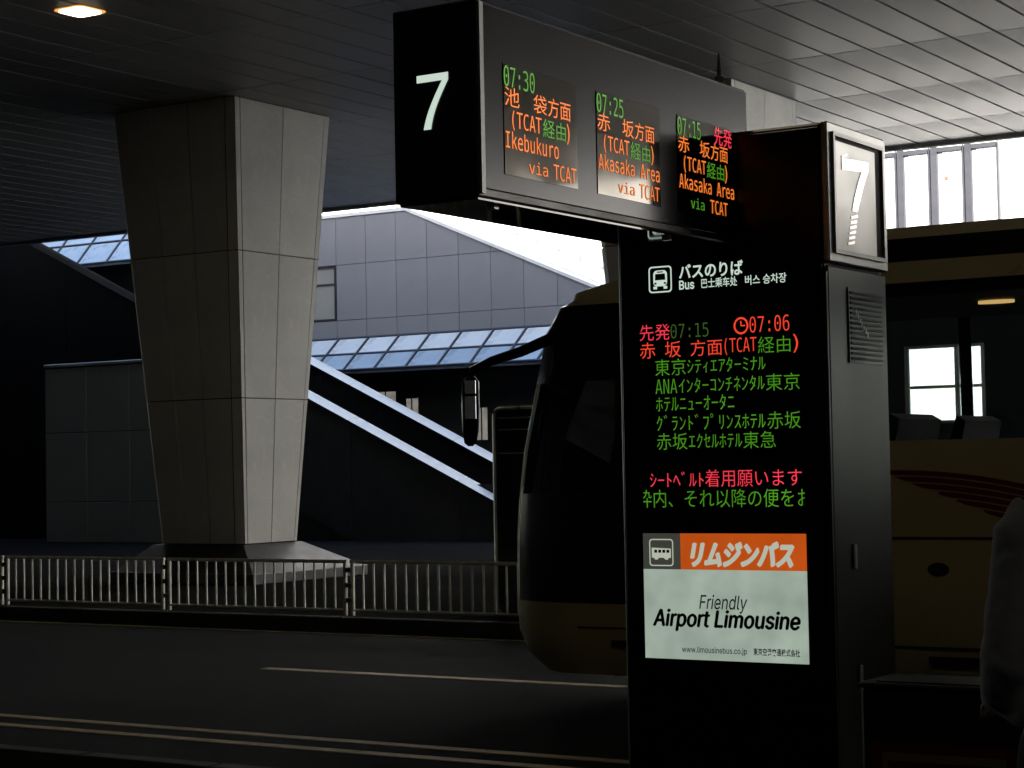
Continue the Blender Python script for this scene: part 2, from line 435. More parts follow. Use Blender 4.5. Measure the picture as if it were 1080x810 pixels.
# ------------------------------------------------------------------ escalator beyond the deck edge
es = thing('escalator', (-30, 37, 0), 'dark escalator with pale sloping caps rising left behind the column', 'escalator')
SL = (1.06-3.43)/(-23.5+28.52)
def zl(x): return 3.43+SL*(x+28.52)
def zu(x): return 4.35+SL*(x+30.03)
def cap(xa, xb, zf, y, h, d, m, nm='cap'):
    prof = [(0, 0), (.24, h), (d+.1, h), (d+.1, 0)]                       # front leans back so that it looks up
    a = [(xa, y+p, zf(xa)+q) for p, q in prof]; b = [(xb, y+p, zf(xb)+q) for p, q in prof]
    part(nm, MB().add(a+b, [(3,2,1,0),(4,5,6,7),(0,1,5,4),(1,2,6,5),(2,3,7,6),(3,0,4,7)]), m, es)
xs_ = [-45.4, -42.4, -39.4, -36.4, -33.4, -30.4, -27.4, -24.4, -22.0]
for a, b in zip(xs_, xs_[1:]):
    cap(a+.01, b-.01, zl, 35.86, .066, .34, 'cap_shaded' if b < -33 else 'cap_white')  # upper left caps get their shade from the darker colour
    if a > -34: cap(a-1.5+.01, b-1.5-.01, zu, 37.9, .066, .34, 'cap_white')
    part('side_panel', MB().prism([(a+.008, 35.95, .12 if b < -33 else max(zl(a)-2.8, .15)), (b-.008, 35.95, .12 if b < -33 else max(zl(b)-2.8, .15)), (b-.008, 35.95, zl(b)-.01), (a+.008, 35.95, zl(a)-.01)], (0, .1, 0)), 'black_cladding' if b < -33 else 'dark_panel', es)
    if a > -34: part('inner_panel', MB().prism([(a+.008, 38.0, max(zu(a)-1.2, .1)), (b-.008, 38.0, max(zu(b)-1.2, .1)), (b-.008, 38.0, zu(b)-.02), (a+.008, 38.0, zu(a)-.02)], (0, .1, 0)), 'black_cladding', es)
st = MB()
for k in range(48):
    x = -39.3+k*.36; st.box(x, x+.37, 36.15, 37.95, zl(x)-1.25, zl(x)-.9)
part('step_band', st, 'black_cladding', es)
base = thing('base_wall', (-28, 36.3, 0), 'dark panelled wall under the escalator behind the guard fence', 'wall')
for k in range(12):
    for r in range(2):
        x = -32.3+k*1.4; zt = min(1.65*(r+1), zl(x+1.39)-.02)
        if zt-1.65*r > .2: box('panel', (x+.008, x+1.392, 36.07, 36.12, .15+1.65*r if r == 0 else 1.665, zt), 'dark_panel', base)
box('core', (-32.3, -22.2, 36.13, 36.3, .0, 1.4), 'joint', base)

wl = thing('panel_wall', (-36, 34.6, 0), 'satin metal panel wall left of the tapered column', 'wall')
box('core', (-35.68, -28.7, 34.56, 34.75, -.2, 4.40), 'joint', wl)
for k in range(5):
    for z0, z1 in ((-.1, 1.12), (1.12, 2.80), (2.80, 4.38)):
        x = -35.68+1.4*k
        box('panel', (x+.01, x+1.39, 34.50, 34.555, z0+.01, z1-.01), 'satin_panel', wl, b=.006)
box('coping', (-35.7, -28.7, 34.47, 34.78, 4.402, 4.48), 'satin_panel', wl, b=.01)

# ------------------------------------------------------------------ grey panelled building with the sloping roof
YF = 41.0
gb = thing('grey_building', (-29, 44, 0), 'grey panelled building with sloping roofline and blue glass canopy', 'building')
XP, ZP = -29.39, 8.40
SLR = (6.06-8.40)/(-23.86+29.39)
def ztop(x): return ZP if x < XP else ZP+SLR*(x-XP)
XE = -19.4
part('wall_core', MB().prism([(-34, YF+.06, 4.2), (XE, YF+.06, 4.2), (XE, YF+.06, ztop(XE)-.03), (XP, YF+.06, ZP-.03), (-34, YF+.06, ZP-.03)], (0, .3, 0)), 'joint', gb)
zj = [5.22, 5.68, 7.14, 99]
x = -33.58
while x < XE-.1:
    xa, xb = x+.008, min(x+.97, XE)-.008
    for r in range(3):
        za, zb_ = zj[r]+.008, zj[r+1]-.008
        if abs(x+.97-(-31.64)) < .02 and r == 1: continue           # the window takes this panel
        ta, tb_ = min(zb_, ztop(xa)), min(zb_, ztop(xb))
        if ta <= za+.03: continue
        if tb_ < za:
            xc = XP+(za-ZP)/SLR; pts = [(xa, za), (xc, za), (xa, ta)]
        elif xa < XP < xb and zb_ > ZP: pts = [(xa, za), (xb, za), (xb, tb_), (XP, ta), (xa, ta)]
        elif ta == zb_ and tb_ < zb_ and xa > XP:
            xc = XP+(zb_-ZP)/SLR; pts = [(xa, za), (xb, za), (xb, tb_), (xc, zb_), (xa, ta)]
        else: pts = [(xa, za), (xb, za), (xb, tb_), (xa, ta)]
        part('panel', MB().prism([(p[0], YF, p[1]) for p in pts], (0, .055, 0)), 'facade_grey', gb)
    x += .97
wn = box('window', (-32.60, -31.65, YF+.02, YF+.055, 5.70, 7.12), 'room_dim', gb)
for d in ((-32.61, -32.55), (-31.70, -31.645)): box('frame', (d[0], d[1], YF-.02, YF+.018, 5.69, 7.13), 'window_frame', wn)
for z in (5.69, 6.62, 7.07): box('frame', (-32.548, -31.702, YF-.015, YF+.018, z, z+.05), 'window_frame', wn)
# white ribbed roof that follows the slope, seen behind the roofline
rf = part('roof', MB().prism([(-34, YF-.04, ZP), (XP, YF-.04, ZP), (XE, YF-.04, ztop(XE)), (XE, YF-.04, ztop(XE)+.09), (XP, YF-.04, ZP+.09), (-34, YF-.04, ZP+.09)], (0, .5, 0)), 'white_roof', gb)
k = 0
x = XP
while x < XE-.3:
    xb = x+.62
    part('roof_sheet', MB().add([(x+.01, YF+.47, ztop(x)+.05), (xb-.01, YF+.47, ztop(xb)+.05), (xb-.01, YF+7, ztop(xb)+2.3), (x+.01, YF+7, ztop(x)+2.3),
                                 (x+.01, YF+.47, ztop(x)+.12), (xb-.01, YF+.47, ztop(xb)+.12), (xb-.01, YF+7, ztop(xb)+2.37), (x+.01, YF+7, ztop(x)+2.37)],
                                [(0,3,2,1),(4,5,6,7),(0,1,5,4),(1,2,6,5),(2,3,7,6),(3,0,4,7)]), 'white_roof', rf)
    for q in range(4):
        yy = YF+1.2+q*1.5; zz = ztop(x)+.12+(yy-YF-.47)/6.53*2.25
        box('snow_clip', (x+.1, x+.2, yy, yy+.06, zz-.05, zz+.03), 'blind', rf)
    x = xb
box('lower_wall', (-34, XE, YF-.1, YF+.3, -.2, 4.19), 'facade_dark', gb)
box('left_wall', (-60, -34.02, YF-.1, YF+.3, -.2, 9.6), 'facade_dark', gb)
for (xa, xb, za, zb_) in ((-30.3, -29.7, 3.35, 3.75), (-29.35, -29.0, 3.0, 3.55), (-27.2, -26.9, 2.45, 3.25), (-26.6, -26.1, 2.2, 2.8)):
    w_ = box('window', (xa, xb, YF-.13, YF-.105, za, zb_), 'daylight_glow', gb)  # pane glows in place of daylight from beyond
    box('frame', (xa-.03, xb+.03, YF-.15, YF-.105, zb_+.002, zb_+.04), 'window_frame', w_)
    box('frame', ((xa+xb)/2-.015, (xa+xb)/2+.015, YF-.15, YF-.132, za, zb_), 'window_frame', w_)
def canopy(x0, n, pw, yt, zt, yb, zb_, nm='canopy'):
    cn = part(nm, MB().add([(x0, yt, zt-.10), (x0+n*pw, yt, zt-.10), (x0+n*pw, yb, zb_-.10), (x0, yb, zb_-.10), (x0, yt, zt-.04), (x0+n*pw, yt, zt-.04), (x0+n*pw, yb, zb_-.04), (x0, yb, zb_-.04)],
                           [(0,1,2,3),(7,6,5,4),(0,4,5,1),(1,5,6,2),(2,6,7,3),(3,7,4,0)]), 'mullion', gb)
    for k in range(n):
        for r in range(2):
            t0, t1 = (0.02, .49) if r == 0 else (.53, .98)
            xa, xb = x0+k*pw+.05, x0+(k+1)*pw-.05
            def P(x, t, dz): return (x, yt+(yb-yt)*t, zt+(zb_-zt)*t+dz)
            part('pane', MB().add([P(xa,t0,-.035), P(xb,t0,-.035), P(xb,t1,-.035), P(xa,t1,-.035), P(xa,t0,-.01), P(xb,t0,-.01), P(xb,t1,-.01), P(xa,t1,-.01)],
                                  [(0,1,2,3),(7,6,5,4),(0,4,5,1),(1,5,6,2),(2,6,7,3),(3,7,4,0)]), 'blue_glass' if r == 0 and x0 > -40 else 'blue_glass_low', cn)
    for k in range(n+1):
        part('glazing_bar', MB().tube([P(x0+k*pw, 0, .0), P(x0+k*pw, 1, .0)], .03, 5), 'mullion', cn)
    for t in (.0, .51, 1.0): part('purlin', MB().tube([P(x0, t, .005), P(x0+n*pw, t, .005)], .028, 5), 'mullion', cn)
canopy(-33.5, 14, .97, YF-.02, 5.20, YF-1.15, 4.30)
canopy(-45.5, 7, 1.15, YF-.11, 8.95, YF-1.35, 7.62)

# ------------------------------------------------------------------ far white building
YW = 55.0
wb = thing('white_building', (-10, 58, 0), 'bright white building with tall blinds windows beyond the bus roof', 'building')
box('wall', (-60, 60, YW, YW+6, -.2, 20), 'white_wall', wb)
box('bounce_wing', (-5, 60, 42.5, YW-.01, -.2, 17), 'white_wall', wb)  # unseen wing added to bounce sunlight onto the columns
for k, xa in enumerate((-22.45, -21.42, -20.39, -19.36)):
    wd = box('window', (xa+.05, xa+1.0, YW-.03, YW-.004, 8.55, 10.78), 'facade_grey', wb)
    bl = MB()
    for q in range(9): bl.box(xa+.30+q*.072, xa+.355+q*.072, YW-.05, YW-.034, 8.6, 10.7)
    part('blind', bl, 'blind', wd)
    for d in ((xa-.03, xa+.16), (xa+.93, xa+.965)): box('frame', (d[0], d[1], YW-.16, YW-.034, 8.5, 10.84), 'window_frame', wd)
    box('frame', (xa+.05, xa+.895, YW-.12, YW-.052, 10.70, 10.83), 'window_frame', wd)
box('red_mark', (-20.05, -19.93, YW-.07, YW-.051, 9.85, 9.97), 'red_mark', wb)
mk = box('access_sign', (-32.6, -31.6, YW-.08, YW-.01, 8.7, 9.6), 'facade_grey', wb)
part('red_triangle', MB().prism([(-32.3, YW-.1, 9.4), (-31.9, YW-.1, 9.4), (-32.1, YW-.1, 9.05)], (0, .018, 0)), 'red_mark', mk)

# dark wall with a glazed opening, seen through the bus windows
dw = thing('concourse_wall', (-12, 36, 0), 'dark wall with a bright glazed opening seen through the bus windows', 'wall')
OX0, OX1, OZ0, OZ1 = -14.05, -12.45, 2.45, 3.95
for d in ((-16.2, OX0, 0, 5.6), (OX1, -10.6, 0, 5.6), (OX0, OX1, 0, OZ0), (OX0, OX1, OZ1, 5.6)):
    box('wall', (d[0], d[1], 36.0, 36.25, d[2]-(.1 if d[2] == 0 else 0), d[3]), 'facade_dark', dw)
op = box('pane', (OX0, OX1, 36.1, 36.12, OZ0, OZ1), 'clear_glass', dw)
for x in (OX0, -13.05, -12.82, OX1-.08): box('frame', (x, x+.08, 36.02, 36.09, OZ0, OZ1), 'number_box', op)
for z in (OZ0, 3.12, OZ1-.06): box('frame', (OX0+.085, OX1-.085, 36.03, 36.08, z, z+.06), 'number_box', op)

# ------------------------------------------------------------------ the bus
bus = thing('coach_bus', (-2, 13.6, 0), 'gold and black coach bus passing behind the bus stop pylon', 'bus')
BY0, BY1, XR = 12.40, 14.90, 4.0
stations = [3.85, 3.7, 2.25, 2.15, .75, .65, -.75, -.85, -2.25, -2.35, -3.75, -3.85, -5.25, -5.35, -6.55, -6.65, -6.95, -7.05, -7.35]
NA = 6
def ringpts(z, xf, ins, zfun=None):
    y0, y1 = BY0+ins, BY1-ins
    near = [(min(x, XR-ins), y0) for x in stations]
    a = -7.35-xf; b = .35
    arc = [(-7.35-a*math.sin(R(90*k/NA)), y0+b*(1-math.cos(R(90*k/NA)))) for k in range(1, NA+1)]
    far_arc = [(x, y0+y1-y) for x, y in reversed(arc)]
    far = [(x, y0+y1-y) for x, y in reversed(near)]
    pts = near+arc+far_arc+far
    return [(x, y, zfun(x) if zfun else z) for x, y in pts]
lv = [(.28, -7.86, .05), (.40, -8.02, .02), (.56, -8.09, 0), (.80, -8.11, 0), (1.28, -8.10, 0), (1.60, -8.07, 0), (1.93, -8.02, 0), (2.42, -7.90, .01), (2.80, -7.80, .02), (2.98, -7.66, .03)]
RG = [ringpts(*l) for l in lv]
def zroof(x):
    t = min(max((x+7.6)/2.6, 0), 1); return 3.06+.34*(1-(1-t)**2)
for kf, ins, df in ((.34, .035, .06), (.72, .06, .2), (.93, .18, .4), (1.0, .5, .7)):
    RG.append(ringpts(0, max(-7.66+df*.35, -7.5), ins, lambda x, kf=kf: 2.98+kf*(zroof(x)-2.98)))
NP = len(RG[0]); NS = len(stations)
buck = {}
def put(key, j, i):
    buck.setdefault(key, []).append((j, i))
for j in range(len(RG)-1):
    z0 = lv[j][0] if j < len(lv) else 9
    for i in range(NP):
        ii = i if i < NS-1 else None                                 # near flat side segment index
        nf = i-(NS+2*NA) if i >= NS+2*NA and i < NP-1 else None      # far flat side
        seg = ii if ii is not None else ((NS-2-nf) if nf is not None else None)
        front = (NS-1 <= i < NS+2*NA) or (seg is not None and stations[seg] <= -6.94)
        tag = ii is not None or (NS-1 <= i < NS+NA-1)
        if j >= 9:
            if j == 10 and not front: put('roof_stripe', j, i)
            else: put('roof', j, i)
        elif front:
            if z0 < .79: put('front_bumper', j, i)
            elif 1.59 < z0 < 2.41 and ((ii is not None and stations[seg] <= -7.04) or (NS-1 <= i < NS+3)): put('door_window', j, i)
            elif 1.59 < z0 < 2.41 and nf is not None and stations[seg] <= -6.94: put('cab_window', j, i)
            elif 1.2 < z0 < 2.79 and NS+NA-1 <= i < NS+2*NA: put('windscreen', j, i)
            elif z0 > .79 and NS+3 <= i < NS+NA-1 and z0 < 2.7: put('corner_post', j, i)
            else: put('front_panel', j, i)
        elif z0 < 1.92: put('side_body', j, i)
        else:
            pane = seg is not None and abs(stations[seg]-stations[seg+1]) > .5
            put(('window', i) if pane else ('window_pillar', i), j, i)
def bus_part(nm, faces, m, parent=bus):
    ids = {}; mb = MB()
    for j, i in faces:
        f = []
        for a, b in ((j, i), (j, (i+1) % NP), (j+1, (i+1) % NP), (j+1, i)):
            if (a, b) not in ids: ids[(a, b)] = len(mb.v); mb.v.append(RG[a][b])
            f.append(ids[(a, b)])
        mb.f.append(tuple(f))
    mb.sm = True
    o = part(nm, mb, m, parent)
    return o
MK = dict(roof='bus_gold', roof_stripe='bus_black', front_bumper='bus_gold', door_window='tinted_glass', windscreen='tinted_glass', cab_window='tinted_glass', corner_post='bus_gold', front_panel='bus_black', side_body='bus_gold', window_pillar='bus_black')
roofo = None
for kx in sorted(buck, key=str):
    nm = kx if isinstance(kx, str) else kx[0]
    bus_part(nm, buck[kx], MK.get(nm, 'tinted_glass'))
part('roof_top', MB().add(RG[-1], [tuple(range(NP))]), 'bus_gold', bus)
part('underside', MB().add([(p[0], p[1], .30) for p in RG[0]], [tuple(range(NP))]), 'bus_seam', bus)
box('floor', (-7.2, 3.9, 12.5, 14.8, 1.15, 1.2), 'bus_inside', bus)
box('headlining', (-7.0, 3.9, 12.55, 14.75, 2.90, 2.96), 'bus_inside', bus)
part('lamp_reflection', MB().prism([(-4.5+.13*math.cos(R(a)), 13.29+.06*math.sin(R(a)), 2.875) for a in range(0, 360, 20)], (0, 0, .02)), 'reflection_glow', bus)  # glowing oval imitating a ceiling lamp's reflection in the side glass
# inside lining keeps the gold skin from glowing through
for y in (12.46, 14.80): box('lining', (-6.9, 3.9, y, y+.03, 1.2, 1.90), 'bus_inside', bus)
for k in range(9):
    x = -5.6+k*1.0
    for y in (12.65, 13.95):
        s_ = box('seat', (x, x+.45, y, y+.8, 1.55, 1.68), 'seat_cloth', bus, b=.03)
        part('seat_back', MB().prism([(x+.40, y, 1.6), (x+.52, y, 1.6), (x+.62, y, 2.08), (x+.55, y, 2.12)], (0, .8, 0)), 'seat_cloth', s_)
# panel seams, trim, hatch handle
for z in (1.275, .555): box('seam', (-6.9, 3.9, BY0-.003, BY0+.004, z, z+.018), 'bus_seam', bus)
for x in (-6.3, -3.3, -1.8): box('seam', (x, x+.014, BY0-.0025, BY0+.004, .58, 1.27), 'bus_seam', bus)
box('seam', (-7.4, -6.9, BY0-.003, BY0+.004, .62, .632), 'bus_seam', bus)
box('dark_slot', (-7.12, -6.98, BY0-.004, BY0+.004, .50, .54), 'bus_seam', bus)  # plain dark slot in the lower front, gives no light
box('sill_trim', (-4.75, -1.0, BY0-.012, BY0+.06, .375, .40), 'bus_trim', bus)
box('sill_trim', (-4.6, -1.0, BY0+.0, BY0+.04, .32, .345), 'bus_trim', bus)
part('hatch_handle', MB().prism([(-4.64+.075*math.cos(R(a)), BY0-.004, 1.08+.045*math.sin(R(a))) for a in range(0, 360, 30)], (0, .008, 0)), 'bus_seam', bus)
box('vent_grille', (-4.72, -4.25, BY0-.004, BY0+.004, .46, .51), 'bus_seam', bus)
# dark red swoosh cut into bands
def arc_top(x): return 1.735-.05*((x+4.95)/.8)**2*1.6
def arc_bot(x): return 1.70-.24*min((x+4.95)/.62, 1.6)**1.0
for k in range(6):
    xs2 = [-5.1+.06*q for q in range(0, 26)]
    up, dn = [], []
    for x in xs2:
        t, b = arc_top(x), arc_bot(x); b = min(b, t)
        h0 = 1.735-.043*k; h1 = h0-.033
        a_, b_ = min(h0-.05*((x+4.95)/.8)**2*1.6, t), max(h1-.05*((x+4.95)/.8)**2*1.6, b)
        if a_-b_ > .003: up.append((x, BY0-.003, a_)); dn.append((x, BY0-.003, b_))
    if len(up) > 1: part('red_stripe', MB().prism(dn+up[::-1], (0, .006, 0)), 'bus_red', bus)
# wheels
for wx in (-5.62, 1.0):
    for y, s in ((BY0-.01, 1), (BY1+.01, -1)):
        part('wheel_arch', MB().prism([(wx+.6*math.cos(R(a)), y+s*.004, max(.5+.6*math.sin(R(a)), .285)) for a in range(-20, 201, 10)], (0, s*.02, 0)), 'bus_seam', bus)
        c = (wx, y+s*.03, .5)
        tw = part('tyre', MB().tube([(wx, y-s*.012, .505), (wx, y+s*.26, .505)], .5, 28), 'tyre', bus)
        part('rim', MB().tube([(wx, y-s*.025, .505), (wx, y-s*.013, .505)], .29, 20), 'rim', tw)
# door mirror on a curved arm
mr = part('mirror_arm', MB().tube([(-7.45, 12.55, 2.86), (-7.62, 12.46, 2.75), (-7.85, 12.4, 2.66), (-8.1, 12.38, 2.60), (-8.27, 12.38, 2.54), (-8.30, 12.38, 2.46)], .048, 8, .028), 'bus_black', bus)
mh = MB()
for z, hw, hd in ((2.50, .05, .04), (2.46, .095, .07), (2.3, .10, .075), (2.1, .09, .07), (2.0, .07, .055), (1.97, .04, .03)):
    pass
hz = [(2.49, .04), (2.45, .072), (2.25, .076), (2.08, .068), (1.99, .05), (1.965, .02)]
rgs = [[(-8.29+hw*1.0*math.cos(R(a))-.02*(2.49-z), 12.38+hw*.75*math.sin(R(a)), z) for a in range(0, 360, 30)] for z, hw in hz]
mh.add([p for r_ in rgs for p in r_], [(j*12+i, j*12+(i+1) % 12, (j+1)*12+(i+1) % 12, (j+1)*12+i) for j in range(5) for i in range(12)]+[tuple(range(12)), tuple(range(60, 72))]); mh.sm = True
mho = part('mirror_housing', mh, 'bus_black', mr)
for (za, zb_) in ((2.36, 2.46), (2.17, 2.34)):
    part('mirror_glass', MB().prism([(-8.30, 12.318, za), (-8.215, 12.338, za), (-8.215, 12.338, zb_), (-8.30, 12.318, zb_)], (.003, -.012, 0)), 'mirror_glass', mho)

# ------------------------------------------------------------------ the bus stop pylon
PX0, PX1, PY0, PY1, PT = -4.30, -3.293, 7.60, 8.25, 3.23
py = thing('bus_stop_pylon', (-3.8, 7.92, .15), 'tall black bus stop pylon with LED timetable and lit advert', 'sign pylon')
box('body', (PX0, PX1-.02, PY0+.012, PY1, .15, PT), 'pylon_black', py, b=.01)
gl = box('front_glass', (PX0+.02, PX1-.025, PY0, PY0+.011, .2, PT-.02), 'pylon_glass', py, b=.003)
FP = ('Y', PY0)
side_p = box('side_panel', (PX1-.0195, PX1, PY0+.012, PY1-.004, .2, 2.628), 'pylon_metal', py, b=.006)
box('corner_strip', (PX1-.024, PX1-.002, PY0-.004, PY0+.010, .2, 2.6), 'pylon_black', py)
nb = box('number_box', (PX1-.019, PX1+.012, PY0+.004, PY1+.004, 2.640, PT+.004), 'number_box', py, b=.008)
X7 = PX1+.012
box('frame_bar', (X7-.001, X7+.014, PY0+.045, PY1-.05, PT-.055, PT-.038), 'sign_edge', nb)
box('frame_bar', (X7-.001, X7+.014, PY0+.045, PY1-.05, 2.680, 2.697), 'sign_edge', nb)
for y in (PY0+.045, PY1-.067): box('frame_bar', (X7-.001, X7+.014, y, y+.017, 2.6975, PT-.0555), 'sign_edge', nb)
box('number_panel', (X7-.001, X7+.004, PY0+.063, PY1-.135, 2.699, PT-.072), 'number_panel', nb)
box('shadow_gap', (X7-.001, X7+.002, PY1-.134, PY1-.068, 2.699, PT-.057), 'bus_seam', nb)
box('shadow_gap', (X7-.001, X7+.0025, PY0+.063, PY1-.135, PT-.0715, PT-.0565), 'bus_seam', nb)
# numeral 7 on the side, its foot cut into slanted bars that imitate a striped reflection
def poly(nm, pts, x, m, parent): part(nm, MB().prism([(x, a, z) for a, z in pts], (.003, 0, 0)), m, parent)
sv = X7+.004
poly('numeral', [(7.745, 3.090), (8.035, 3.105), (8.035, 3.068), (7.985, 3.01), (7.935, 2.935), (7.900, 2.875), (7.842, 2.875), (7.875, 2.94), (7.925, 3.015), (7.955, 3.055), (7.745, 3.042)], sv, 'numeral_white', nb)
poly('numeral', [(7.745, 3.100), (7.80, 3.118), (7.80, 3.105), (7.745, 3.094)], sv, 'numeral_white', nb)
for k in range(6):
    z = 2.862-k*.023; a = 7.83-.008*k
    poly('numeral', [(a, z-.012), (a+.07, z+.001), (a+.07, z-.011), (a, z-.022)], sv, 'numeral_white', nb)
sg = box('speaker_grille', (PX1+.0005, PX1+.006, 7.806, 8.186, 2.225, 2.548), 'pylon_black', py)
for k in range(14): box('slat', (PX1+.0065, PX1+.011, 7.822, 8.17, 2.240+k*.0215, 2.250+k*.0215), 'vent_slat', sg)
random.seed(3)
for k in range(7): box('scratch', (PX1+.0112, PX1+.0122, 7.87+.02*k, 7.876+.02*k+random.random()*.01, 2.43-.015*k, 2.445-.015*k+random.random()*.02), 'sign_edge', sg)
for z0, z1, y in ((1.352, 1.457, 7.79), (.84, .945, 7.82)): box('latch', (PX1+.001, PX1+.014, y, y+.028, z0, z1), 'latch', py, b=.004)

# LED timetable
T = []
G_, GD, RD, PK = 'led_green', 'led_green_dim', 'led_red', 'led_pink'
def L(s, a0, a1, z0, z1, m, **k): T.append(text('led_text', s, a0, a1, z0, z1, FP, m, gl, bold=-.006, **k))
L('先発', -4.186, -4.036, 2.352, 2.422, PK)
L('07:15', -4.032, -3.848, 2.356, 2.418, GD)
L('07:06', -3.652, -3.468, 2.362, 2.430, RD)
cl = MB(); cx, cz = -3.692, 2.394
cl.tube([(cx+.031*math.cos(R(a)), PY0-.004, cz+.033*math.sin(R(a))) for a in range(0, 361, 20)], .004, 4)
cl.tube([(cx, PY0-.004, cz+.02), (cx, PY0-.004, cz), (cx+.018, PY0-.004, cz)], .003, 4)
part('clock_symbol', cl, RD, gl)
L('赤', -4.186, -4.110, 2.274, 2.344, RD); L('坂', -4.062, -3.984, 2.274, 2.344, RD); L('方面', -3.936, -3.784, 2.274, 2.344, RD)
L('(TCAT', -3.772, -3.622, 2.272, 2.345, RD); L('経由', -3.615, -3.465, 2.272, 2.342, G_); L(')', -3.452, -3.430, 2.268, 2.346, RD)
L('東京', -4.113, -3.962, 2.195, 2.268, G_); L('ｼﾃｨｴｱﾀｰﾐﾅﾙ', -3.955, -3.582, 2.200, 2.262, G_)
L('ANA', -4.113, -4.006, 2.117, 2.180, G_); L('ｲﾝﾀｰｺﾝﾁﾈﾝﾀﾙ', -3.998, -3.588, 2.116, 2.180, G_); L('東京', -3.582, -3.427, 2.112, 2.184, G_)
L('ﾎﾃﾙﾆｭｰｵｰﾀﾆ', -4.112, -3.733, 2.038, 2.105, G_)
L('ｸﾞﾗﾝﾄﾞﾌﾟﾘﾝｽﾎﾃﾙ', -4.111, -3.588, 1.955, 2.024, G_); L('赤坂', -3.580, -3.426, 1.950, 2.023, G_)
L('赤坂', -4.112, -3.962, 1.872, 1.944, G_); L('ｴｸｾﾙﾎﾃﾙ', -3.955, -3.700, 1.876, 1.938, G_); L('東急', -3.694, -3.543, 1.870, 1.942, G_)
L('ｼｰﾄﾍﾞﾙﾄ', -4.150, -3.888, 1.710, 1.776, PK); L('着用願います', -3.880, -3.428, 1.708, 1.782, PK)
L('枠内、それ以降の便をお', -4.215, -3.385, 1.620, 1.698, G_, clip=(-4.186, -3.417))
# heading
def H_(s, a0, a1, z0, z1, **k): text('heading_text', s, a0, a1, z0, z1, FP, 'sign_white', gl, **k)
H_('バスのりば', -3.985, -3.677, 2.612, 2.676, bold=.022)
H_('Bus', -3.985, -3.912, 2.566, 2.606, bold=.015); H_('巴士乘车处', -3.877, -3.706, 2.566, 2.608, bold=.01); H_('버스 승차장', -3.668, -3.476, 2.566, 2.608, bold=.01)
def ring_flat(nm, x0, x1, z0, z1, r, t, y, m, parent):
    o = rrect(x0, x1, y, z0, z1, r); i = rrect(x0+t, x1-t, y, z0+t, z1-t, r-t*.6); n = len(o)
    part(nm, MB().add(o+i, [(k, (k+1) % n, n+(k+1) % n, n+k) for k in range(n)]), m, parent)
def flat(nm, pts, y, m, parent): part(nm, MB().add([(a, y, z) for a, z in pts], [tuple(range(len(pts)))]), m, parent)
ring_flat('bus_pictogram', -4.135, -4.021, 2.560, 2.676, .016, .006, PY0-.003, 'sign_white', gl)
cxp = -4.078
bp_ = part('bus_pictogram', MB().add([(p[0], PY0-.003, p[2]) for p in rrect(cxp-.034, cxp+.034, 0, 2.588, 2.658, .018)], [tuple(range(24))]), 'sign_white', gl)
flat('pictogram_cut', [(cxp-.026, 2.615), (cxp+.026, 2.615), (cxp+.024, 2.643), (cxp-.024, 2.643)], PY0-.0036, 'ink', gl)
for s in (-1, 1):
    flat('bus_pictogram', [(cxp+s*.034, 2.576), (cxp+s*.016, 2.576), (cxp+s*.016, 2.588), (cxp+s*.034, 2.588)], PY0-.003, 'sign_white', gl)
    flat('pictogram_cut', [(cxp+s*.029, 2.597), (cxp+s*.018, 2.597), (cxp+s*.018, 2.605), (cxp+s*.029, 2.605)], PY0-.0036, 'ink', gl)
flat('pictogram_cut', [(cxp-.015, 2.648), (cxp+.015, 2.648), (cxp+.015, 2.653), (cxp-.015, 2.653)], PY0-.0036, 'ink', gl)
# lit advert
ad = box('advert_panel', (-4.190, -3.416, PY0-.006, PY0-.0005, .965, 1.352), 'ad_white', py)
adh = box('advert_header', (-4.006, -3.416, PY0-.0062, PY0-.0005, 1.3525, 1.508), 'ad_orange', py)
adg = box('advert_header', (-4.190, -4.0065, PY0-.0062, PY0-.0005, 1.3525, 1.508), 'ad_grey', py)
AP = ('Y', PY0-.006)
text('advert_text', 'リムジンバス', -3.955, -3.470, 1.366, 1.474, AP, 'ad_letter', adh, shear=.28, bold=.03, fat=.004)
text('advert_text', 'Friendly', -3.920, -3.690, 1.168, 1.246, AP, 'ink', ad, shear=.22, bold=.004)
text('advert_text', 'Airport Limousine', -4.145, -3.450, 1.088, 1.180, AP, 'ink', ad, shear=.2, fat=.0038)
text('advert_text', 'www.limousinebus.co.jp', -4.008, -3.698, .990, 1.022, AP, 'ink', ad, bold=.008)
text('advert_text', '東京空港交通株式会社', -3.668, -3.453, .994, 1.026, AP, 'ink', ad, bold=.02)
ring_flat('advert_pictogram', -4.158, -4.040, 1.366, 1.484, .014, .005, PY0-.009, 'ad_letter', adg)
flat('advert_pictogram', [(-4.146, 1.402), (-4.136, 1.402), (-4.13, 1.394), (-4.118, 1.394), (-4.112, 1.402), (-4.086, 1.402), (-4.08, 1.394), (-4.068, 1.394), (-4.062, 1.402), (-4.052, 1.402), (-4.052, 1.442), (-4.146, 1.446)], PY0-.009, 'ad_letter', adg)
for k in range(4): flat('pictogram_cut', [(-4.133+k*.020, 1.424), (-4.119+k*.020, 1.424), (-4.119+k*.020, 1.437), (-4.133+k*.020, 1.437)], PY0-.0096, 'ink', adg)

